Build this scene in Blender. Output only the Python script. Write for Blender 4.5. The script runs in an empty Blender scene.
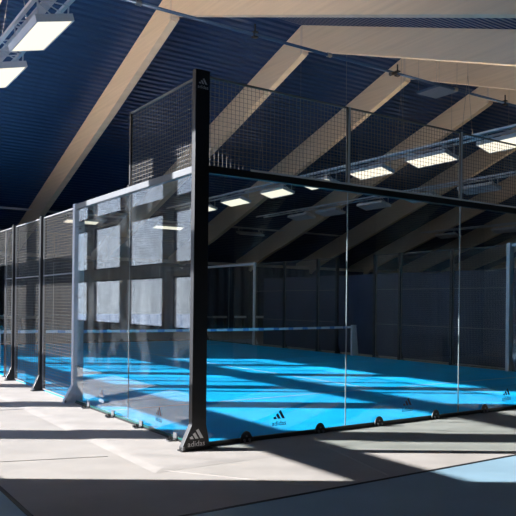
import bpy, math, random
from mathutils import Vector, Matrix
random.seed(7)
S = bpy.context.scene
C = S.collection
S.view_settings.view_transform = 'Standard'
S.view_settings.look = 'None'
S.view_settings.exposure = 0.0
S.view_settings.gamma = 1.0
S.view_settings.use_curve_mapping = False
S.cycles.transparent_max_bounces = 24
S.cycles.max_bounces = 10
S.cycles.diffuse_bounces = 5
S.cycles.sample_clamp_indirect = 10.0
S.cycles.caustics_reflective = False
S.cycles.caustics_refractive = False

# ------------------------------------------------------------ mesh builder
class MB:
    def __init__(s): s.v = []; s.f = []
    def box(s, x0, x1, y0, y1, z0, z1):
        n = len(s.v)
        s.v += [(x, y, z) for z in (z0, z1) for y in (y0, y1) for x in (x0, x1)]
        s.f += [tuple(n + i for i in q) for q in ((0,2,3,1),(4,5,7,6),(0,1,5,4),(2,6,7,3),(0,4,6,2),(1,3,7,5))]
        return s
    def prism(s, poly, axis, a, b):
        """polygon in the plane normal to axis, extruded from a to b"""
        n = len(s.v); k = len(poly)
        for t in (a, b):
            for (p, q) in poly:
                s.v.append((t, p, q) if axis == 'x' else (p, t, q) if axis == 'y' else (p, q, t))
        s.f.append(tuple(range(n, n + k))[::-1]); s.f.append(tuple(range(n + k, n + 2*k)))
        for i in range(k):
            j = (i + 1) % k
            s.f.append((n + i, n + j, n + k + j, n + k + i))
        return s
    def bar(s, a, b, r, sides=4, r2=None):
        a = Vector(a); b = Vector(b); d = (b - a).normalized()
        u = Vector((0,0,1)) if abs(d.z) < .9 else Vector((1,0,0))
        e = d.cross(u).normalized(); g = e.cross(d)
        n = len(s.v); r2 = r if r2 is None else r2
        off = math.pi/4 if sides == 4 else 0
        for (c, rr) in ((a, r), (b, r2)):
            for i in range(sides):
                t = off + 2*math.pi*i/sides
                s.v.append(tuple(c + (e*math.cos(t) + g*math.sin(t))*rr))
        s.f.append(tuple(range(n, n + sides))[::-1]); s.f.append(tuple(range(n + sides, n + 2*sides)))
        for i in range(sides):
            j = (i + 1) % sides
            s.f.append((n + i, n + j, n + sides + j, n + sides + i))
        return s
    def add(s, verts, faces):
        n = len(s.v); s.v += [tuple(v) for v in verts]; s.f += [tuple(n + i for i in f) for f in faces]; return s
    def build(s, name, mat, parent=None, smooth=False, bevel=0.0):
        me = bpy.data.meshes.new(name)
        me.from_pydata(s.v, [], s.f); me.update()
        import bmesh
        bm = bmesh.new(); bm.from_mesh(me); bmesh.ops.recalc_face_normals(bm, faces=bm.faces); bm.to_mesh(me); bm.free()
        me.materials.append(mat)
        o = bpy.data.objects.new(name, me); C.objects.link(o)
        if smooth:
            for p in me.polygons: p.use_smooth = True
        if bevel:
            m = o.modifiers.new('bevel', 'BEVEL'); m.width = bevel; m.segments = 2; m.limit_method = 'ANGLE'
        if parent is not None:
            o.parent = parent
        return o

def thing(name, label, cat, loc=(0,0,0), group=None, rz=0):
    o = bpy.data.objects.new(name, None); C.objects.link(o); o.location = loc; o.rotation_euler = (0,0,rz)
    o.empty_display_size = .1
    return tag(o, label, cat, group)
def tag(o, label, cat, group=None):
    o['label'] = label; o['category'] = cat
    if group: o['group'] = group
    return o
def struct(o): o['kind'] = 'structure'; return o
def dup(root, loc, label, group=None):
    def rec(o, par):
        c = o.copy(); C.objects.link(c)
        if par is not None: c.parent = par
        for ch in kids[o]: rec(ch, c)
        return c
    kids = {}
    def gather(o):
        kids[o] = list(o.children)
        for ch in kids[o]: gather(ch)
    gather(root)
    r = rec(root, None); r.location = loc; r['label'] = label
    if group: r['group'] = group
    return r

# ------------------------------------------------------------ materials
def new_mat(name):
    m = bpy.data.materials.new(name); m.use_nodes = True
    n = m.node_tree.nodes; l = m.node_tree.links
    return m, n, l, n['Principled BSDF']
def pmat(name, col, rough=.6, metal=0.0, noise=0.0, nscale=8.0, bump=0.0, bscale=60.0, spec=.5, stretch=None):
    m, n, l, b = new_mat(name)
    b.inputs['Roughness'].default_value = rough; b.inputs['Metallic'].default_value = metal
    b.inputs['Specular IOR Level'].default_value = spec
    b.inputs['Base Color'].default_value = (*col, 1)
    if noise or bump:
        tc = n.new('ShaderNodeTexCoord'); src = tc.outputs['Object']
        if stretch:
            mp = n.new('ShaderNodeMapping'); mp.inputs['Scale'].default_value = stretch
            l.new(src, mp.inputs['Vector']); src = mp.outputs['Vector']
    if noise:
        t = n.new('ShaderNodeTexNoise'); t.inputs['Scale'].default_value = nscale; t.inputs['Detail'].default_value = 5
        l.new(src, t.inputs['Vector'])
        r = n.new('ShaderNodeMapRange'); r.inputs['To Min'].default_value = 1 - noise; r.inputs['To Max'].default_value = 1 + noise
        r.inputs['From Min'].default_value = .3; r.inputs['From Max'].default_value = .7
        l.new(t.outputs['Fac'], r.inputs['Value'])
        v = n.new('ShaderNodeVectorMath'); v.operation = 'SCALE'; v.inputs[0].default_value = col
        l.new(r.outputs['Result'], v.inputs['Scale']); l.new(v.outputs['Vector'], b.inputs['Base Color'])
    if bump:
        t2 = n.new('ShaderNodeTexNoise'); t2.inputs['Scale'].default_value = bscale; t2.inputs['Detail'].default_value = 4
        l.new(src, t2.inputs['Vector'])
        bu = n.new('ShaderNodeBump'); bu.inputs['Strength'].default_value = bump; bu.inputs['Distance'].default_value = .01
        l.new(t2.outputs['Fac'], bu.inputs['Height']); l.new(bu.outputs['Normal'], b.inputs['Normal'])
    return m
def glass_mat(name, tint, gloss_tint=(1,1,1), rough=0.0, smudge=0.0, haze=0.0):
    m, n, l, b = new_mat(name); n.remove(b); out = n['Material Output']
    tr = n.new('ShaderNodeBsdfTransparent'); tr.inputs['Color'].default_value = (*tint, 1)
    gl = n.new('ShaderNodeBsdfGlossy'); gl.inputs['Color'].default_value = (*gloss_tint, 1); gl.inputs['Roughness'].default_value = rough
    ge = n.new('ShaderNodeNewGeometry')
    mr = n.new('ShaderNodeMapRange'); mr.inputs['To Min'].default_value = 1.5; mr.inputs['To Max'].default_value = 1/1.5
    l.new(ge.outputs['Backfacing'], mr.inputs['Value'])
    fr = n.new('ShaderNodeFresnel'); l.new(mr.outputs['Result'], fr.inputs['IOR'])
    mx = n.new('ShaderNodeMixShader'); l.new(fr.outputs['Fac'], mx.inputs['Fac'])
    l.new(tr.outputs['BSDF'], mx.inputs[1]); l.new(gl.outputs['BSDF'], mx.inputs[2])
    last = mx.outputs['Shader']
    if haze:
        df = n.new('ShaderNodeBsdfDiffuse'); df.inputs['Color'].default_value = (.8,.85,.9,1)
        tc = n.new('ShaderNodeTexCoord'); nt = n.new('ShaderNodeTexNoise'); nt.inputs['Scale'].default_value = 3; nt.inputs['Detail'].default_value = 8
        l.new(tc.outputs['Object'], nt.inputs['Vector'])
        r = n.new('ShaderNodeMapRange'); r.inputs['From Min'].default_value = .45; r.inputs['From Max'].default_value = .8; r.inputs['To Max'].default_value = haze
        l.new(nt.outputs['Fac'], r.inputs['Value'])
        m2 = n.new('ShaderNodeMixShader'); l.new(r.outputs['Result'], m2.inputs['Fac'])
        l.new(last, m2.inputs[1]); l.new(df.outputs['BSDF'], m2.inputs[2]); last = m2.outputs['Shader']
    l.new(last, out.inputs['Surface'])
    return m
def emit_mat(name, col, st):
    m, n, l, b = new_mat(name); n.remove(b)
    e = n.new('ShaderNodeEmission'); e.inputs['Color'].default_value = (*col, 1); e.inputs['Strength'].default_value = st
    l.new(e.outputs['Emission'], n['Material Output'].inputs['Surface']); return m

M = {}
M['apron'] = pmat('apron_carpet', (.50,.45,.405), .9, noise=.07, nscale=2.2, bump=.25, bscale=180, spec=.2)
M['ring'] = pmat('apron_carpet_ring', (.52,.468,.425), .9, noise=.06, nscale=3.0, bump=.25, bscale=180, spec=.2)
M['acrylic'] = pmat('blue_acrylic_floor', (.30,.46,.56), .55, noise=.08, nscale=1.5, bump=.1, bscale=120)
M['black_rubber'] = pmat('black_rubber', (.012,.012,.013), .7)
M['turf'] = pmat('blue_turf', (.004,.52,1.0), .75, noise=.07, nscale=1.3, bump=.6, bscale=220, spec=.12)
M['line'] = pmat('turf_line_white', (.38,.55,.75), .8, noise=.08, nscale=30)
M['black'] = pmat('black_powder_coat', (.012,.012,.014), .38, noise=.2, nscale=3)
M['silver'] = pmat('silver_steel', (.66,.68,.72), .45, metal=.05, noise=.05, nscale=6)
M['dark_steel'] = pmat('dark_mesh_wire', (.19,.175,.16), .5, metal=.1)
M['rail_grey'] = pmat('galvanised_rail', (.125,.13,.14), .5, noise=.05, nscale=5)
M['wirerail'] = pmat('fence_rail_grey', (.20,.20,.21), .5)
M['steel'] = pmat('bolt_steel', (.26,.26,.27), .4, metal=.7)
M['timber'] = pmat('painted_glulam', (.76,.64,.50), .6, noise=.07, nscale=2.0, stretch=(1,.15,6))
M['deck'] = pmat('navy_roof_deck', (.014,.052,.160), .30, metal=.3, noise=.08, nscale=1.0)
M['pipe'] = pmat('blue_steel_pipe', (.05,.10,.19), .3, metal=.5)
M['wall'] = pmat('wall_panel', (.66,.58,.50), .8, noise=.06, nscale=3)
M['wall_dark'] = pmat('dark_wall_panel', (.06,.07,.09), .8, noise=.08, nscale=2)
M['frame'] = pmat('window_frame_brown', (.10,.085,.075), .5)
M['curtain'] = pmat('navy_curtain', (.018,.028,.062), .75, noise=.25, nscale=1.2)
M['screen'] = pmat('navy_windscreen', (.020,.032,.070), .5, noise=.35, nscale=1.1, bump=.5, bscale=3)
M['white'] = pmat('white_print', (.85,.85,.85), .6)
M['whitepaint'] = pmat('white_paint', (.7,.71,.72), .5, noise=.04, nscale=8)
M['navy_ink'] = pmat('navy_sticker', (.010,.014,.045), .5)
M['joint'] = pmat('clear_silicone_joint', (.30,.33,.35), .35)
M['glass'] = glass_mat('court_glass', (.955,.985,.98), haze=.035)
M['glass_edge'] = pmat('green_glass_edge', (.03,.13,.12), .2)
M['pane'] = glass_mat('window_pane', (.93,.96,1.0), haze=.12)
M['lamp'] = emit_mat('lamp_lens_lit', (1.0,.93,.76), 1.25)
M['added_fill'] = emit_mat('added_fill_glow', (1.0,.77,.56), 135.0)  # made-up upward fill light that brightens the roof timber
M['added_fill_soft'] = emit_mat('added_fill_glow_soft', (1.0,.77,.56), 24.0)  # weaker version of the made-up fill, for the other rails
M['lamp_off'] = pmat('lamp_lens_unlit', (.62,.66,.72), .35)
M['heater'] = pmat('blue_panel', (.06,.12,.24), .35, metal=.4)
M['snow'] = pmat('outdoor_ground', (.62,.64,.66), .9, noise=.2, nscale=.4)

# net tape: pale band with a blue print
def tape_mat():
    m, n, l, b = new_mat('net_tape_print')
    tc = n.new('ShaderNodeTexCoord'); sx = n.new('ShaderNodeSeparateXYZ'); l.new(tc.outputs['Object'], sx.inputs['Vector'])
    q = n.new('ShaderNodeMath'); q.operation = 'PINGPONG'; q.inputs[1].default_value = .24; l.new(sx.outputs['X'], q.inputs[0])
    g = n.new('ShaderNodeMath'); g.operation = 'GREATER_THAN'; g.inputs[1].default_value = .085; l.new(q.outputs[0], g.inputs[0])
    br = n.new('ShaderNodeMixRGB'); l.new(g.outputs[0], br.inputs['Fac'])
    br.inputs['Color1'].default_value = (.22,.42,.72,1); br.inputs['Color2'].default_value = (.86,.90,.93,1)
    b.inputs['Roughness'].default_value = .8
    l.new(br.outputs['Color'], b.inputs['Base Color']); return m
M['tape'] = tape_mat()

# ------------------------------------------------------------ camera and light
cam_d = bpy.data.cameras.new('camera'); cam = bpy.data.objects.new('camera', cam_d); C.objects.link(cam)
yaw, roll, f, cx, cy = .65971, .011252, 721.138, 351.456, 304.027
Rv = Vector((math.cos(yaw), -math.sin(yaw), 0)); Fv = Vector((math.sin(yaw), math.cos(yaw), 0)); Uv = Vector((0,0,1))
R2 = Rv*math.cos(roll) + Uv*math.sin(roll); U2 = -Rv*math.sin(roll) + Uv*math.cos(roll)
mat = Matrix((( R2.x, U2.x, -Fv.x, -3.43706), (R2.y, U2.y, -Fv.y, -7.10925), (R2.z, U2.z, -Fv.z, 1.56953), (0,0,0,1)))
cam.matrix_world = mat
cam_d.sensor_width = 36; cam_d.lens = f/516*36
cam_d.shift_x = (258 - cx)/516; cam_d.shift_y = (cy - 258)/516
cam_d.clip_start = .05; cam_d.clip_end = 500
S.camera = cam

sd = bpy.data.lights.new('sun', 'SUN'); sd.energy = 18.0; sd.angle = math.radians(.55); sd.color = (1, .955, .90)
sun = bpy.data.objects.new('sun', sd); C.objects.link(sun)
sun.rotation_euler = Vector((.8016, -.598, -.385)).to_track_quat('-Z', 'Y').to_euler()
sun.location = (-30, 20, 25)

w = bpy.data.worlds.new('world'); S.world = w; w.use_nodes = True
wn = w.node_tree.nodes; wl = w.node_tree.links; bg = wn['Background']
tc = wn.new('ShaderNodeTexCoord'); sp = wn.new('ShaderNodeSeparateXYZ'); cr = wn.new('ShaderNodeValToRGB')
wl.new(tc.outputs['Generated'], sp.inputs['Vector']); wl.new(sp.outputs['Z'], cr.inputs['Fac'])
cr.color_ramp.elements[0].position = 0; cr.color_ramp.elements[0].color = (.90,.94,1,1)
cr.color_ramp.elements[1].position = .6; cr.color_ramp.elements[1].color = (.22,.42,.85,1)
wl.new(cr.outputs['Color'], bg.inputs['Color']); bg.inputs['Strength'].default_value = 2.4

# ------------------------------------------------------------ hall shell
XW, XE, YS, YN = -3.9, 46.0, -8.6, 32.6
RZ, RY, SL = 10.4, 12.0, .31
EAVE = 4.1
def roofz(y): return RZ - SL*abs(y - RY)

# floor: grey apron with a blue hall floor around it
struct(MB().box(-2.04, XE, -2.17, YN, -.12, 0).build('floor', M['apron']))
fb = MB().box(XW-.2, -2.06, YS, YN, -.12, 0).box(-2.06, XE, YS, -2.19, -.12, 0)
struct(fb.build('floor_blue', M['acrylic']))
struct(MB().box(-2.07, XE, -2.2, -2.165, -.10, .004).box(-2.07, -2.035, -2.2, YN, -.10, .004).build('trim_1', M['black_rubber']))
# raised slab ring round the court, carpeted, with a soft edge
ring = MB()
def ringquad(a, b, z0, z1):   # offsets a (outer) -> b (inner) round the court rectangle 0..10 x 0..20
    ro = [(-a,-a),(10+a,-a),(10+a,20+a),(-a,20+a)]; ri = [(-b,-b),(10+b,-b),(10+b,20+b),(-b,20+b)]
    n = len(ring.v)
    ring.v += [(x,y,z0) for x,y in ro] + [(x,y,z1) for x,y in ri]
    for i in range(4):
        j = (i+1) % 4; ring.f.append((n+i, n+j, n+4+j, n+4+i))
ringquad(.80, .70, .001, .010); ringquad(.70, .64, .010, .012); ringquad(.64, -.04, .012, .012)
struct(ring.build('trim_2', M['ring']))

# carpet seams
seams = MB()
for (a, b) in (((-2.0, .55, .0), (-.9, .15, .0)), ((-.7,-.72,0), (.2,-2.15,0)), ((1.2,-.75,0),(.9,-2.1,0)), ((5.5,-.75,0),(5.2,-2.1,0)), ((-.76,4.0,0),(-2.0,4.2,0)), ((-.76,9.0,0),(-2.0,9.2,0))):
    seams.bar(a, b, .006, 6)
struct(seams.build('trim_4', M['ring']))

# roof deck: trapezoidal sheet, ribs run along x
def deck():
    m = MB(); prof = []
    pitch, dep = .235, .085
    for side in (-1, 1):
        L = (RY - YS) + .4 if side < 0 else (YN - RY) + .4
        k = int(L/pitch); pts = []
        for i in range(k + 1):
            s0 = i*pitch
            for (ds, dz) in ((0, 0), (.11, 0), (.145, dep), (.20, dep)):
                s = s0 + ds
                pts.append((RY + side*s, RZ - SL*s + dz))
        prof.append(pts)
    pts = prof[0][::-1] + prof[1]
    n = len(pts)
    m.v = [(XW-.1, y, z) for y, z in pts] + [(XE+.1, y, z) for y, z in pts]
    m.f = [(i, i+1, n+i+1, n+i) for i in range(n-1)]
    # outer skin so that no daylight leaks through
    k = len(m.v)
    ys = [YS-.5, RY, YN+.5]
    for x in (XW-.3, XE+.3):
        for y in ys: m.v.append((x, y, roofz(y) + .25))
        for y in ys: m.v.append((x, y, roofz(y) + .35))
    a, b = k, k+6
    for i in (0, 1):
        m.f.append((a+i, a+i+1, b+i+1, b+i)); m.f.append((a+3+i, a+4+i, b+4+i, b+3+i))
    return m
dk = MB(); dk0 = deck(); struct(dk0.build('ceiling', M['deck']))

# gable wall with the tall window bays (x = XW); bays along y, three rows in z
bays = [(1.22,3.62),(4.20,6.65),(7.22,9.55),(10.12,12.52),(13.10,15.42),(15.98,18.15)]
rows = [(.92,2.20),(2.52,3.80),(4.14,5.28)]
T0, T1 = XW-.14, XW
west = MB()
gab = lambda y: roofz(y) + .26
west.box(T0, T1, YS-.3, 1.22, -.1, 3.9)
west.box(T0, T1, 18.15, YN+.3, -.1, 3.9)
west.box(T0, T1, 1.22, 18.15, -.1, .92)
west.box(T0, T1, 1.22, 18.15, 2.20, 2.52)
west.box(T0, T1, 1.22, 18.15, 3.80, 4.14)
for i in range(len(bays)-1):
    for (za, zb) in rows: west.box(T0, T1, bays[i][1], bays[i+1][0], za, zb)
west.prism([(YS-.3,3.9),(1.22,3.9),(1.22,5.28),(18.15,5.28),(18.15,3.9),(YN+.3,3.9),(YN+.3,gab(YN+.3)),(RY,gab(RY)),(YS-.3,gab(YS-.3))], 'x', T0, T1)
struct(west.build('wall_left', M['wall']))
wi = 0
for (ya, yb) in bays:
    for (za, zb) in rows:
        wi += 1
        fr = MB(); t = .035
        fr.box(T0+.03, T0+.09, ya-.004, ya+t, za-.004, zb+.004).box(T0+.03, T0+.09, yb-t, yb+.004, za-.004, zb+.004)
        fr.box(T0+.03, T0+.09, ya+t, yb-t, za-.004, za+t).box(T0+.03, T0+.09, ya+t, yb-t, zb-t, zb+.004)
        o = struct(fr.build('window_%d' % wi, M['frame']))
        MB().box(T0+.055, T0+.065, ya+t-.003, yb-t+.003, za+t-.003, zb-t+.003).build('window_pane', M['pane'], o)
# ground outside
struct(MB().box(XW-60, XW-.2, -60, 90, -.6, -.15).build('floor_outside', M['snow']))
# other walls
struct(MB().prism([(YS-.3,-.1),(YN+.3,-.1),(YN+.3,gab(YN+.3)),(RY,gab(RY)),(YS-.3,gab(YS-.3))], 'x', XE, XE+.2).build('wall_right', M['wall_dark']))
struct(MB().box(XW-.14, XE+.2, YS-.3, YS, -.1, roofz(YS)+.25).build('wall_near', M['wall_dark']))
wf = MB().box(XW-.14, XE+.2, YN, YN+.2, -.1, roofz(YN)+.25)
struct(wf.build('wall_back', M['wall_dark']))
struct(MB().box(XW, XE, 30.62, 30.78, 3.74, 3.90).build('trim_5', M['wall']))
# far curtain: folded navy cloth
def folded(x0, x1, y0, y1, z0, z1, amp, pitch, th=.012, top_sag=0):
    m = MB(); L = math.hypot(x1-x0, y1-y0); n = int(L/pitch*6)
    dx, dy = (x1-x0)/L, (y1-y0)/L; nx, ny = -dy, dx
    for side in (0, 1):
        for zz in (0, 1):
            for i in range(n+1):
                s = L*i/n; a = amp*math.sin(2*math.pi*s/pitch) + amp*.5*math.sin(2*math.pi*s/(pitch*2.7)+1) + side*th
                z = z0 if zz == 0 else z1 - top_sag*(.5-.5*math.cos(2*math.pi*s/2.0))
                m.v.append((x0+dx*s+nx*a, y0+dy*s+ny*a, z))
    k = n+1
    for i in range(n):
        m.f += [(i, i+1, k+i+1, k+i), (2*k+i, 2*k+i+1, 3*k+i+1, 3*k+i), (i, i+1, 2*k+i+1, 2*k+i), (k+i, k+i+1, 3*k+i+1, 3*k+i)]
    m.f += [(0, k, 3*k, 2*k), (k-1, 2*k-1, 4*k-1, 3*k-1)]
    return m
o = folded(XW+.1, XE-.1, 30.7, 30.7, .02, 3.72, .05, .55).build('backdrop_curtain', M['curtain'])
tag(o, 'navy backdrop curtain hanging in folds along the far end wall', 'curtain')

# ------------------------------------------------------------ glulam portal frames, .22 wide, ~1.0 deep
def rafter_poly(side):
    """side +1 far half, -1 near half; curved knee at the eave"""
    ye = YN - .42 if side > 0 else YS + .42
    L = abs(ye - RY)
    top = [(0.0, 0.0), (L, 0.0)]
    pts = [(RY + side*.004, RZ), (ye, roofz(ye))]
    # bottom edge from the eave back to the ridge: quarter of an ellipse at the knee
    K = 4.6
    yb = L - .75
    pts.append((ye, 2.6)); pts.append((RY + side*(yb), 2.6))
    zt = RZ - SL*(yb-K) - (1.04 if side > 0 else 1.0)
    for i in range(1, 13):
        t = i/12
        # quadratic curve between knee bottom and straight rafter bottom
        p0 = (yb, 2.6); p1 = (yb, RZ - SL*yb - .72); p2 = (yb-K, zt)
        y = (1-t)**2*p0[0] + 2*t*(1-t)*p1[0] + t*t*p2[0]
        z = (1-t)**2*p0[1] + 2*t*(1-t)*p1[1] + t*t*p2[1]
        if side < 0: z += .22*min(1, max(0, (yb+.4-y)/2))
        pts.append((RY + side*y, z))
    if side > 0: pts.append((RY + 5, RZ - SL*5 - 1.04))
    pts.append((RY + side*.004, RZ - (.93 if side > 0 else .80)))
    return pts
ordw = ['first','second','third','fourth','fifth','sixth','seventh','eighth','ninth','tenth']
fx = [.48 + 4.39*i for i in range(10)]
desc = {0:'nearest the window wall, above the side glass of the court',
        1:'that fills the top right corner and slopes down at the left behind the fence',
        2:'meeting above the middle of the picture, just right of the corner post',
        3:'third from the left, with the small pipe clamp before its apex',
        4:'fourth from the left, above the lit lamps at right'}
fr0 = None
for i, x in enumerate(fx):
    lab = 'beige timber roof frame, ' + (desc[i] if i in desc else '%s from the window wall, far back on the right' % ordw[i])
    if fr0 is None:
        fr0 = thing('timber_roof_frame', lab, 'roof beam', (x, RY, 0), 'beige timber roof frames')
        for sgn in (1, -1):
            pl = [(y-RY, z) for y, z in rafter_poly(sgn)]
            MB().prism(pl, 'x', 0, .22).build('rafter', M['timber'], fr0)
            ye = (YN-.42-RY) if sgn > 0 else (YS+.42-RY)
            MB().box(0, .22, min(ye, ye-sgn*.75), max(ye, ye-sgn*.75), 0, 2.6).build('column', M['timber'], fr0)
        MB().box(-.012, .232, -.05, .05, RZ-.90, RZ-.02).build('ridge_plate', M['wall'], fr0)
    else:
        dup(fr0, (x, RY, 0), lab)

# ------------------------------------------------------------ pipe crossing below the rafters
pp = thing('roof_pipe', 'long blue steel pipe crossing under the timber roof frames', 'pipe', (0, 7.5, 7.78))
MB().bar((XW+.02, 0, 0), (XE-.02, 0, 0), .036, 12).build('pipe', M['pipe'], pp, smooth=True)
for i, x in enumerate(fx):
    b_ = roofz(7.5) - 1.0 - 7.78
    mb = MB().bar((x+.11, 0, -.05), (x+.11, 0, b_+.02), .02, 8).box(x+.05, x+.17, -.06, .06, -.07, -.045).box(x+.05, x+.17, -.06, .06, .045, .07)
    mb.box(x+.05, x+.062, -.06, .06, -.06, .06)
    cl = mb.build('pipe_clamp', M['black'], pp)
    if i == 2: MB().bar((x-.25, -.12, -.12), (x-.02, -.08, -.02), .05, 10).build('clamp_coupling', M['black'], cl)
for x in (2.2, 7.1, 11.6, 16):
    MB().bar((x-.06, 0, 0), (x+.06, 0, 0), .056, 12).build('pipe_sleeve', M['steel'], pp)

# ------------------------------------------------------------ lamps on twin rails
def lamp_proto(tilt, lit, label, group):
    t = thing('floodlight', label, 'lamp', (0,0,0), group)
    ca, sa = math.cos(tilt), math.sin(tilt)
    def rot(m):
        m.v = [(x*ca + z*sa, y, -x*sa + z*ca) for x, y, z in m.v]; return m
    W, L = .25, .74
    h = MB().box(-W, W, -L, L, .012, .085)
    h.box(-W, -W+.02, -L, L, -.012, .012).box(W-.02, W, -L, L, -.012, .012).box(-W+.02, W-.02, -L, -L+.02, -.012, .012).box(-W+.02, W-.02, L-.02, L, -.012, .012)
    for k in range(9): h.box(-W+.04, W-.04, -L+.1+k*.16, -L+.112+k*.16, .085, .11)
    rot(h).build('lamp_housing', M['silver'], t)
    rot(MB().box(-W+.021, W-.021, -L+.021, L-.021, -.004, .011)).build('lamp_lens', M['lamp' if lit else 'lamp_off'], t)
    for yy in (-L+.12, L-.12):
        zl, zr = -(-.2)*sa + .085*ca, -(.2)*sa + .085*ca
        br = MB()
        br.bar((-.2*ca, yy, zl-.02), (-.2, yy, .28), .012).bar((.2*ca, yy, zr-.02), (.2, yy, .28), .012).bar((-.2, yy, .28), (.2, yy, .28), .012).bar((-.2, yy, .28), (.2*ca, yy, zr), .01)
        br.build('lamp_bracket', M['silver'], t)
    return t
def rail(xc, y0, y1, z, label, group='lamp rails', up='added_fill_soft', yu=15.0):
    t = thing('lamp_rail', label, 'rail', (xc, 0, z), group)
    for sx in (-.2, .2):
        MB().box(sx-.025, sx+.025, y0, y1, 0, .05).build('rail_tube', M['silver'], t)
    cb = MB(); y = y0+.3; k = 0
    while y < y1-.7:
        a_ = -.2 if k % 2 else .2
        cb.bar((a_, y, .025), (-a_, y+.5, .025), .010); y += .5; k += 1
    cb.build('rail_bracing', M['silver'], t)
    MB().box(-.07, .07, y0+.1, y1-.1, .052, .085).build('added_fill_tray', M['silver'], t)  # invented carrier for the added fill strip
    MB().box(-.06, .06, y0+.15, min(yu, y1-.15), .0855, .088).build('added_fill_strip', M[up], t)  # added glowing strip facing up, lights beams and deck
    y = y0 + .8
    while y < y1:
        zt = roofz(y) - z + .02
        w_ = MB().bar((-.2, y, .05), (0, y, min(zt, 1.6)), .004).bar((.2, y, .05), (0, y, min(zt, 1.6)), .004)
        if zt > 1.6: w_.bar((0, y, 1.6), (0, y, zt), .004)
        w_.build('hanger_wire', M['steel'], t); y += 2.45
    return t
LZ = 5.3
R1 = rail(-.7, -.6, 22.5, LZ+.30, 'silver twin tube rail hanging at top left above the side fence', up='added_fill', yu=22)
R2_ = rail(9.55, -.6, 22.5, LZ+.30, 'silver twin tube rail carrying the bright row of lamps at right')
R3 = rail(14.0, -.6, 22.5, LZ+.30, 'silver twin tube rail behind the bright row, carrying unlit lamps')
R4 = rail(24.6, -.6, 22.5, LZ+.30, 'silver twin tube rail far back on the right with unlit lamps')
th = math.radians(15)
ys_main = [1.35, 3.85, 6.35, 8.8, 11.35, 13.85, 16.75, 19.4]
posw = ['first','second','third','fourth','fifth','sixth','seventh','eighth']
L0 = lamp_proto(-th, True, '', 'lit lamps on the left rail')
L0.location = (-.7, 3.65, LZ); L0['label'] = 'lit rectangular lamp at top left, the larger and higher of the two there'
for k, y in enumerate([6.1, 8.5, 10.95, 13.4, 15.85, 18.3]):
    dup(L0, (-.7, y, LZ), 'lit rectangular lamp cut by the left picture edge, below the other one' if k == 0 else 'lit rectangular lamp on the left rail, %s behind the picture edge' % posw[k])
L1 = lamp_proto(th, True, '', 'lit lamps on the right rail')
d1 = ['lit lamp nearest the right wall of the picture, outside the frame', 'lit lamp at the right picture edge, above the glass rail', 'lit lamp beside the thin mesh post at right', 'lit lamp just right of the middle mesh post',
      'lit lamp mostly hidden behind the black top rail', 'largest lit lamp seen through the glass right of the corner post', 'middle of the three lit lamps seen through the glass by the corner post', 'smallest lit lamp, touching the black corner post']
for k, y in enumerate(ys_main):
    if k == 0: L1.location = (9.55, y, LZ); L1['label'] = 'lit lamp on the right rail just beyond the right picture edge'
    else: dup(L1, (9.55, y, LZ), d1[k])
L2 = lamp_proto(th, False, '', 'unlit lamps behind the bright row')
for k, y in enumerate([6.2, 8.75, 11.4, 14.07, 16.9, 19.0]):
    lb = 'unlit grey lamp on the rail behind the bright row, %s from the right' % posw[k]
    if k == 0: L2.location = (14.0, y, LZ); L2['label'] = lb
    else: dup(L2, (14.0, y, LZ), lb)
for k, y in enumerate([13.5, 16.6, 20.6]):
    dup(L2, (24.6, y, LZ), 'unlit grey lamp high on the farthest rail, %s from the right' % posw[k], 'unlit lamps on the farthest rail')
# cross lamps near the far end
L3 = lamp_proto(math.radians(-12), True, '', 'lit lamps near the far end wall')
L3.rotation_euler = (0, 0, -math.pi/2)
cross = [(7.1, 26.9, 5.22, 'lit lamp near the far wall, seen behind the silver post at left'), (11.35, 26.9, 5.27, 'lit lamp near the far wall, seen through the side glass left of the corner post')]
for k, (x, y, z, lb) in enumerate(cross):
    if k == 0: L3.location = (x, y, z); L3['label'] = lb
    else: dup(L3, (x, y, z), lb)
L4 = dup(L2, (16.0, 26.9, 5.25), 'unlit grey lamp near the far wall, high behind the back glass', None)
L4.rotation_euler = (0, 0, -math.pi/2)
cr_ = thing('lamp_rail', 'silver twin tube rail crossing near the far end wall', 'rail', (0, 26.9, LZ+.26), 'lamp rails')
for sy in (-.2, .2): MB().box(1, 22, sy-.02, sy+.02, 0, .04).build('rail_tube', M['silver'], cr_)
for x in [3.3+2.2*i for i in range(9)]:
    MB().bar((x, -.2, .04), (x, -.2, roofz(26.7)-LZ-.24), .004).bar((x, .2, .04), (x, .2, roofz(27.1)-LZ-.24), .004).build('hanger_wire', M['steel'], cr_)

# blue panel hung under the roof
hp = thing('radiant_panel', 'flat bluish panel hanging under the roof between two timber frames', 'panel', (12.2, 8.85, 8.1))
MB().box(-.42, .42, -.5, .5, 0, .07).build('panel_body', M['heater'], hp, bevel=.01)
for (sx, sy) in ((-.38,-.45),(.38,-.45),(-.38,.45),(.38,.45)):
    MB().bar((sx, sy, .08), (sx, sy, roofz(9+sy)-8.1+.01), .004).build('hanger_wire', M['steel'], hp)

# ------------------------------------------------------------ the padel court
ZB = .012
turf = MB().box(.014, 9.986, .032, 19.968, .0, .024).build('court_turf', M['turf'])
tag(turf, 'bright blue turf playing surface inside the glass enclosure', 'court floor')
ln = MB()
ln.box(.02, 9.98, 3.0, 3.05, .0242, .0262).box(.02, 9.98, 16.95, 17.0, .0242, .0262).box(4.975, 5.025, 3.05, 16.95, .0242, .0262)
LN = ln.build('court_line', M['line']); LN.parent = turf

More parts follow.
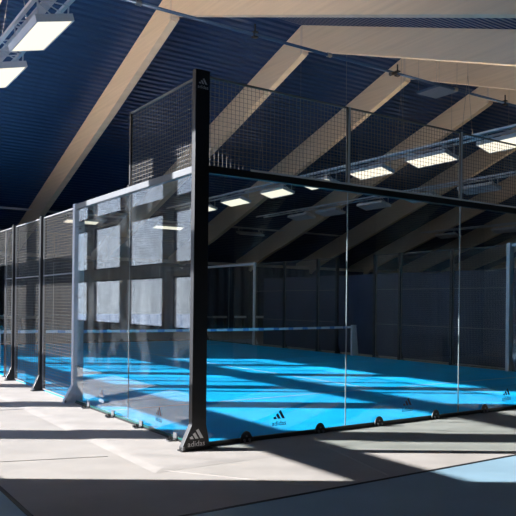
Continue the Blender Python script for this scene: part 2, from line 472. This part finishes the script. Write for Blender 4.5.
# logo geometry ------------------------------------------------
def text_mesh(txt, size, off=.004):
    cu = bpy.data.curves.new('t', 'FONT'); cu.body = txt; cu.size = size; cu.offset = off*size; cu.align_x = 'CENTER'
    cu.resolution_u = 3
    ob = bpy.data.objects.new('t', cu); C.objects.link(ob)
    dg = bpy.context.evaluated_depsgraph_get(); dg.update()
    me = bpy.data.meshes.new_from_object(ob.evaluated_get(dg))
    vs = [tuple(v.co) for v in me.vertices]; fs = [tuple(p.vertices) for p in me.polygons]
    bpy.data.objects.remove(ob); bpy.data.curves.remove(cu); bpy.data.meshes.remove(me)
    return vs, fs
TV, TF = text_mesh('adidas', 1.0)
tw = max(v[0] for v in TV) - min(v[0] for v in TV); tx0 = min(v[0] for v in TV)
def logo(name, org, right, nrm, width, mat, parent, with_text=True, dy=0):
    """three slanted bars over the word; org = bottom centre, right/up in the plane"""
    R_ = Vector(right); N_ = Vector(nrm).normalized(); U_ = Vector((0,0,1)); O = Vector(org)
    m = MB()
    sc = width; hb = 0
    if with_text:
        s = width/tw
        pts = [O + R_*((v[0]-tx0)*s - width/2) + U_*(v[1]*s) + N_*.0012 for v in TV]
        m.add(pts, TF); hb = s*.98
    bw = width*(.82 if with_text else 1.0); t = .20*bw
    for br, h in ((.36, .21), (.70, .42), (1.06, .64)):
        w_ = t/.866
        pl = [(br*bw, 0), (br*bw - .577*h*bw, h*bw), (br*bw - .577*h*bw - .866*t, h*bw - .5*t), (br*bw - w_, 0)]
        pts = [O + R_*(a - bw*.55) + U_*(hb + b) + N_*e for e in (.0, .0012) for a, b in pl]
        m.add(pts, [(0,1,2,3),(7,6,5,4),(0,1,5,4),(1,2,6,5),(2,3,7,6),(3,0,4,7)])
    me = bpy.data.meshes.new(name); me.from_pydata(m.v, [], m.f); me.update(); me.materials.append(mat)
    o = bpy.data.objects.new(name, me); C.objects.link(o); o.parent = parent
    return o

# posts ---------------------------------------------------------
def post(name, x, y, h, mat, label, flare_l=.10, flare_r=0, w=.15, d=.075, side='x', inner=1, group=None, logos=False):
    """shaft w along x and d along y with a flared foot; side 'y' swaps the two"""
    t = thing(name, label, 'post', (x, y, 0), group, 0 if side == 'x' else 0)
    a, b = -w/2, w/2
    poly = [(a-flare_l, ZB+.012), (b+flare_r, ZB+.012), (b+flare_r, ZB+.04), (b, ZB+.26 if flare_r else ZB+.04), (b, h), (a, h), (a, ZB+.27), (a-flare_l, ZB+.04)]
    if not flare_r: poly = [(a-flare_l, ZB+.012), (b, ZB+.012), (b, h), (a, h), (a, ZB+.27), (a-flare_l, ZB+.04)]
    if inner < 0: poly = [(-p, q) for p, q in poly][::-1]
    MB().prism(poly, 'y' if side == 'x' else 'x', -d/2, d/2).build('post_shaft', mat, t, bevel=.004)
    l0, l1 = (a-flare_l-.02, b+flare_r+.015) if inner > 0 else (-b-flare_r-.015, -a+flare_l+.02)
    bp = MB()
    if side == 'x': bp.box(l0, l1, -d/2-.035, d/2+.004, ZB-.002, ZB+.012)
    else: bp.box(-d/2-.03, d/2+.03, l0, l1, ZB-.002, ZB+.012)
    bp.build('base_plate', mat, t)
    bo = MB(); q = l0+.025 if inner > 0 else l1-.025
    for dd in (-d/2-.018,):
        if side == 'x': bo.bar((q, dd, ZB+.012), (q, dd, ZB+.05), .012, 6).bar((q, dd, ZB+.02), (q, dd, ZB+.032), .02, 6)
        else: bo.bar((dd, q, ZB+.012), (dd, q, ZB+.05), .012, 6)
    bo.build('anchor_bolt', M['steel'], t)
    if logos:
        logo('logo', (-.03, -d/2-.0002, ZB+.04), (1,0,0), (0,-1,0), .195, M['white'], t)
        logo('logo', (.0, -d/2-.0002, h-.20), (1,0,0), (0,-1,0), .12, M['white'], t)
    return t
post('corner_post', -.024, -.064, 4.03, M['black'], 'tall black corner post with white printed emblem, nearest the viewer', .105, .045, w=.165, d=.08, logos=True)
post('corner_post', 10.016, -.055, 4.03, M['black'], 'tall black corner post at the far right end of the back glass', .10, .055, inner=-1)
post('corner_post', -.016, 20.055, 4.03, M['black'], 'tall black corner post at the far left end of the court', .10, .055)
post('corner_post', 10.016, 20.055, 4.03, M['black'], 'tall black corner post at the far end, beyond the net', .10, .055, inner=-1)
sp_ = post('silver_post', .02, 4.25, 3.06, M['silver'], 'silver steel post between side glass and wire fence, with a flared foot', .12, 0, w=.11, d=.10)
MB().bar((.045, -.075, 2.78), (.045, -.075, 2.98), .034, 12).build('rail_joint', M['black'], sp_)
MB().box(.060, .12, .03, .05, ZB, 2.98).build('inner_angle', M['silver'], sp_)
for z in (.55, 1.62, 2.68):
    MB().bar((.02, -.05, z), (.02, -.085, z), .018, 8).bar((-.03, -.06, z+.02), (.09, -.06, z+.05), .006).build('glass_bolt', M['steel'], sp_)
bl = {6.08:'black fence post with a flared foot, next to the silver post', 8.05:'black fence post with a flared foot, leftmost by the picture edge'}
for y in (6.08, 8.05): post('fence_post', 0.0, y, 3.03, M['black'], bl[y], .10, 0, w=.105, d=.09, group='black posts of the left fence')
for y in (11.2, 12.0, 14.0): post('fence_post', 0.0, y, 3.03, M['black'], 'black fence post beyond the gate opening, ' + {11.2:'beside it',12.0:'second from it',14.0:'third from it'}[y], .10, 0, w=.105, d=.09, group='black posts of the left fence')
post('silver_post', 0.0, 15.8, 3.06, M['silver'], 'silver steel post of the left fence beyond the net', .14, 0, w=.11, d=.10)
post('silver_post', 10.0, 4.1, 3.06, M['silver'], 'silver steel post at the right picture edge, far side of the court', .14, 0, w=.15, d=.10, inner=-1)
post('silver_post', 9.98, 16.0, 3.06, M['silver'], 'silver steel post of the far side fence, left of the net end', .12, 0, w=.09, d=.09, inner=-1)
fl = {6.0:'right of the long glass joint', 8.0:'halfway between net post and picture edge', 9.1:'just right of the net post', 10.95:'just left of the middle glass joint', 12.0:'second left of the net post', 14.0:'next right of the far silver post'}
for y in (6.0, 8.0, 9.1, 10.95, 12.0, 14.0): post('fence_post', 10.0, y, 3.02, M['black'], 'slim black post of the far side fence, ' + fl[y], .08, 0, w=.08, d=.09, inner=-1, group='black posts of the far fence')

# gate poles left side
for (y, lb) in ((8.82, 'thin black gate pole at the left picture edge'), (10.9, 'thin black gate pole past the left picture edge')):
    t = thing('gate_pole', lb, 'post', (0, y, 0))
    MB().box(-.02, .02, -.02, .02, ZB, 2.25).build('pole', M['black'], t)
    MB().box(-.05, .05, -.05, .05, ZB-.002, ZB+.012).build('base_plate', M['steel'], t)

# wire mesh panels ----------------------------------------------
def wmesh(axis, c, a, b, z0, z1, label, group, rails=(), framed=True, rail_mat=None):
    """panel in plane axis=c from a to b (other axis), z0..z1"""
    t = thing('wire_fence', label, 'fence panel', ((c, a, 0) if axis == 'x' else (a, c, 0)), group)
    L = b - a; m = MB(); r = .0018; st = .05
    def P(s, z, off=0): return (off, s, z) if axis == 'x' else (s, off, z)
    n = int(round(L/st)); k = int(round((z1-z0)/st))
    def bx(s0, s1, za, zb, o0, o1):
        if axis == 'x': m.box(o0, o1, s0, s1, za, zb)
        else: m.box(s0, s1, o0, o1, za, zb)
    for i in range(1, n): s = L*i/n; bx(s-r, s+r, z0, z1, 0, 2*r)
    for j in range(1, k): z = z0+(z1-z0)*j/k; bx(0, L, z-r, z+r, 2*r, 4*r)
    m.build('wire_mesh', M['dark_steel'], t)
    fm = MB()
    def fb_(s0, s1, za, zb, w=.012):
        if axis == 'x': fm.box(-w, w, s0, s1, za, zb)
        else: fm.box(s0, s1, -w, w, za, zb)
    fb_(0, L, z1-.012, z1+.008)
    for z in rails: fb_(0, L, z-.010, z+.010)
    fb_(0, .015, z0, z1); fb_(L-.015, L, z0, z1)
    if z0 < 1: fb_(0, L, z0, z0+.02)
    fm.build('panel_frame', rail_mat or M['dark_steel'], t)
    return t
G1 = 'lower mesh panels of the left fence'
wmesh('x', .0, 4.32, 6.01, .04, 3.0, 'wire mesh panel between the silver post and the first black post', G1, (2.0,), rail_mat=M['wirerail'])
wmesh('x', .0, 6.15, 7.98, .04, 3.0, 'wire mesh panel between the two black fence posts at left', G1, (2.0,), rail_mat=M['wirerail'])
wmesh('x', .0, 8.12, 8.79, .04, 3.0, 'narrow wire mesh panel at the left picture edge', G1, (2.0,), rail_mat=M['wirerail'])
wmesh('x', .0, 8.82, 11.14, 2.28, 3.0, 'short wire mesh panel above the gate opening at the left edge', G1)
wmesh('x', .0, 12.07, 13.93, .04, 3.0, 'wire mesh panel of the left fence beyond the gate opening', G1, (1.0, 2.0))
wmesh('x', .0, 14.07, 15.74, .04, 3.0, 'wire mesh panel of the left fence before the rear glass', G1, (1.0, 2.0))
fr_segs = [(4.16,5.95,'by the silver post at right'),(6.05,7.95,'right of the long glass joint'),(8.05,9.05,'just right of the net post'),(11.0,11.95,'behind the middle glass joint'),(12.05,13.95,'left of the net end'),(14.05,15.95,'beside the far silver post')]
for a, b, lb in fr_segs: wmesh('x', 10.0, a, b, .04, 3.0, 'dark mesh panel of the far side fence, ' + lb, 'mesh panels of the far side fence', (1.0, 2.0))
# upper mesh above the near glass
wmesh('x', .0, .02, 2.0, 3.05, 4.0, 'upper wire mesh panel above the side glass, left of the corner post', 'upper mesh panels')
um = ['right beside the corner post', 'between the two thin mesh posts at right', 'at the right picture edge', 'fourth from the corner post', 'fifth from the corner post']
for i in range(5): wmesh('y', .0, 2*i+.07 if i == 0 else 2*i+.015, 2*i+1.985, 3.05, 4.0, 'upper wire mesh panel above the back glass, ' + um[i], 'upper mesh panels')
for i in range(5): wmesh('y', 20.0, 2*i+.02, 2*i+1.98, 3.05, 4.0, 'upper wire mesh panel at the far end of the court, %s from the left' % posw[i], 'upper mesh panels of the far end')
# thin posts holding the upper mesh
def thin(x, y, lb, m_, axis='y'):
    t = thing('mesh_post', lb, 'post', (x, y, 3.04))
    MB().box(-.014, .014, -.022, .022, 0, .97).build('post_shaft', M[m_], t)
    MB().box(-.03, .03, -.03, .03, .0, .03).build('foot_plate', M[m_], t)
thin(0, 2.0, 'thin black mesh post above the joint of the side glass', 'black')
for i, lb in ((2,'thin grey mesh post above the middle glass joint'), (4,'thin grey mesh post above the right glass joint'), (6,'thin mesh post past the right picture edge'), (8,'thin mesh post farthest along the back wall')):
    thin(i, 0, lb, 'silver')

# glass panels ----------------------------------------------------
def gpanel(axis, c, a, b, label, group, sticker=None, clips=True, outward=-1, joint=True, ink='navy_ink'):
    t = thing('glass_panel', label, 'glass panel', ((c, a, 0) if axis == 'x' else (a, c, 0)), group)
    L = b - a; z0, z1 = ZB+.045, 2.965
    m = MB()
    if axis == 'x': m.box(-.005, .005, .006, L-.006, z0, z1)
    else: m.box(.006, L-.006, -.005, .005, z0, z1)
    m.build('glass_pane', M['glass'], t)
    if joint:
        j = MB()
        if axis == 'x': j.box(-.0053, .0053, L-.003, L+.003, z0, z1)
        else: j.box(L-.0055, L+.0055, -.0055, .0055, z0, z1)
        j.build('joint_seal', M['joint'], t)
    # bottom channel
    ch = MB()
    if axis == 'x': ch.box(-.012, .012, 0, L, ZB-.002, ZB+.022); ed = MB().box(-.0052, .0052, .006, L-.006, ZB+.0222, z0-.0002)
    else: ch.box(0, L, -.0165, .03, ZB-.002, ZB+.0445); ed = None
    ch.build('bottom_channel', M['black'], t)
    if ed: ed.build('glass_edge', M['glass_edge'], t)
    if clips:
        for s in (.52, 1.53):
            if s > L: continue
            if axis == 'y':
                o_ = outward
                poly = [(s + .078*math.cos(math.pi*i/14), ZB + .125*math.sin(math.pi*i/14)) for i in range(15)]
                cp = MB().prism(poly, 'y', *(sorted((o_*.0065+o_*.0195, o_*.026+o_*.014)))).build('glass_clip', M['black'], t)
                mb = MB()
                for sx in (-.032, .032):
                    mb.bar((s+sx, o_*.04, ZB+.03), (s+sx, o_*.062, ZB+.03), .013, 8)
                    mb.bar((s+sx, o_*.06, ZB), (s+sx, o_*.06, ZB+.035), .010, 6)
                mb.bar((s, o_*.04, ZB+.07), (s, o_*.048, ZB+.07), .010, 8)
                mb.build('clip_bolt', M['steel'], cp)
            else:
                o_ = outward
                cp = MB().box(*sorted((o_*.006, o_*.018)), s-.045, s+.045, ZB+.023, ZB+.085).box(*sorted((o_*.018, o_*.11)), s-.035, s+.035, ZB, ZB+.014).build('glass_clip', M['steel'], t)
                mb = MB()
                for sy in (-.022, .022):
                    mb.bar((o_*.06, s+sy, ZB+.014), (o_*.06, s+sy, ZB+.05), .011, 6).bar((o_*.10, s+sy*.6, ZB+.014), (o_*.10, s+sy*.6, ZB+.035), .014, 6)
                mb.build('clip_bolt', M['black'], cp)
    if sticker is not None:
        if axis == 'y': logo('emblem_sticker', (sticker, -.0055, .155), (1,0,0), (0,-1,0), .19, M[ink], t)
        else: logo('emblem_sticker', (-.0055, sticker, .155), (0,-1,0), (-1,0,0), .19, M[ink], t)
    return t
gl = ['directly right of the black corner post', 'between the middle and right glass joints', 'at the right picture edge', 'fourth from the corner post', 'last before the far right corner']
M['grey_ink'] = pmat('grey_sticker', (.30,.32,.36), .5)
for i in range(5): gpanel('y', 0, 2*i+(.065 if i == 0 else 0), 2*i+(2 if i < 4 else 1.88), 'clear glass wall panel of the back wall, ' + gl[i], 'back wall glass panels', sticker=1.0 - (.065 if i == 0 else 0) + .03, joint=i < 4)
gpanel('x', 0, .0, 2.0, 'clear side glass panel directly left of the black corner post', 'side glass panels', sticker=1.0, ink='grey_ink')
gpanel('x', 0, 2.0, 4.155, 'clear side glass panel next to the silver post', 'side glass panels', sticker=1.0, joint=False, ink='grey_ink')
gpanel('x', 0, 15.88, 18.0, 'clear glass panel of the left side past the net, first', 'rear side glass panels'); gpanel('x', 0, 18.0, 19.97, 'clear glass panel of the left side past the net, in the far corner', 'rear side glass panels', joint=False)
gpanel('x', 10, 0, 2.0, 'clear glass panel of the far side, in the right corner', 'far side glass panels', outward=1); gpanel('x', 10, 2.0, 4.01, 'clear glass panel of the far side, by the silver post at right', 'far side glass panels', outward=1, joint=False)
gpanel('x', 10, 16.07, 18.0, 'clear glass panel of the far side, left of the far silver post', 'far side glass panels', outward=1); gpanel('x', 10, 18.0, 19.97, 'clear glass panel of the far side, in the far corner', 'far side glass panels', outward=1, joint=False)
for i in range(5): gpanel('y', 20, 2*i+(.12 if i == 0 else 0), 2*i+(2 if i < 4 else 1.88), 'clear glass panel of the far end wall, %s from the left' % posw[i], 'far end glass panels', outward=1, joint=i < 4)

# top rails
def trail(axis, c, a, b, m_, lb, z0=2.965, z1=3.05, w=.035, lip=False):
    t = thing('top_rail', lb, 'rail', ((c, a, 0) if axis == 'x' else (a, c, 0)))
    L = b-a
    (MB().box(-w, w, 0, L, z0, z1) if axis == 'x' else MB().box(0, L, -w, w, z0, z1)).build('rail_beam', M[m_], t, bevel=.006)
    if lip:
        MB().box(.55, L, -w-.004, -w+.02, z1-.004, z1+.018).build('rail_lip_highlight', M['whitepaint'], t)  # white colour stands in for the highlight along the rail edge
    return t
trail('y', 0, .06, 9.94, 'black', 'black steel rail along the top of the back glass wall', 2.962, 3.045, lip=True)
trail('x', 0, .0, 4.2, 'rail_grey', 'silver steel rail along the top of the side glass', 2.966, 3.045)
trail('x', 0, 15.86, 19.95, 'rail_grey', 'silver steel rail above the rear side glass on the left')
trail('x', 10, .0, 4.02, 'silver', 'silver steel rail above the far side glass at right')
trail('x', 10, 16.05, 19.95, 'silver', 'silver steel rail above the far side glass beyond the net')
trail('y', 20, .06, 9.94, 'black', 'black steel rail along the top of the far end glass')

# net ---------------------------------------------------------------
net = thing('padel_net', 'low net with a pale printed tape stretched across the blue court', 'net', (0, 10, 0))
tp = MB(); nb = 40
for i in range(nb):   # tape dips a little in the middle
    xa, xb = .1 + 9.8*i/nb, .1 + 9.8*(i+1)/nb
    za, zb = [.91 - .03*math.sin(math.pi*(q-.1)/9.8) for q in (xa, xb)]
    n = len(tp.v)
    for (x_, z_) in ((xa, za), (xb, zb)):
        tp.v += [(x_, -.006, z_-.065), (x_, .006, z_-.065), (x_, .006, z_), (x_, -.006, z_)]
    tp.f += [(n, n+1, n+5, n+4), (n+1, n+2, n+6, n+5), (n+2, n+3, n+7, n+6), (n+3, n, n+4, n+7)]
tp.build('net_tape', M['tape'], net)
nm = MB()
for i in range(1, 218): x_ = .1+9.8*i/218; nm.box(x_-.0012, x_+.0012, -.0012, .0012, .04, .86-.03*math.sin(math.pi*(x_-.1)/9.8))
for j in range(18): z_ = .05+.045*j; nm.box(.1, 9.9, .0012, .0032, z_-.0012, z_+.0012)
nm.build('net_mesh', M['black'], net)
for x_, s_ in ((.02, -1), (9.98, 1)):
    poly = [(x_-.03*s_, .026), (x_+.20*s_*0+.10*s_*-1*0, .026)]
    a_ = x_ - s_*.14
    pl = [(a_, .026), (x_+s_*.11, .026), (x_+s_*.02, .94), (a_, .94)]
    MB().prism(pl, 'y', -.04, .04).build('net_post', M['whitepaint'], net, bevel=.005)
MB().box(4.975, 5.025, -.008, .008, .026, .88).build('center_strap', M['whitepaint'], net)

# windscreen behind the far side fence
ws = folded(10.62, 10.62, 4.3, 16.4, .02, 2.5, .02, 1.7, .008, .05).build('windscreen', M['screen'])
tag(ws, 'dark navy windscreen cloth standing behind the far side fence', 'windscreen')
wp = thing('windscreen_stand', 'row of slim dark poles holding up the navy windscreen', 'frame', (10.68, 4.3, 0))
MB().box(-.015, .015, 0, 12.1, 2.47, 2.5).build('top_bar', M['black'], wp)
for k in range(7): MB().bar((.0, k*2.01+.02, 0), (0, k*2.01+.02, 2.47), .018, 8).build('pole', M['black'], wp)

# white boards low on the far wall
wb0 = None
segs = [(16.0,16.7),(17.4,18.0),(18.8,19.25),(4.3,4.9),(5.3,6.3)]
wl_ = ['leftmost of three by the corner post', 'middle one of three by the corner post', 'rightmost of three by the corner post', 'at the left picture edge', 'seen through the left wire fence']
for (a, b), lb in zip(segs, wl_):
    t = thing('bench', 'low white bench by the far curtain, ' + lb, 'bench', ((a+b)/2*.965+.2, 30.2, 0), 'white benches at the far wall')
    MB().box(-(b-a)/2, (b-a)/2, -.18, .18, .68, .80).build('seat', M['whitepaint'], t)
    for sx in (-1, 1): MB().box(sx*((b-a)/2-.08)-.02, sx*((b-a)/2-.08)+.02, -.15, .15, 0, .74).build('leg', M['black'], t)
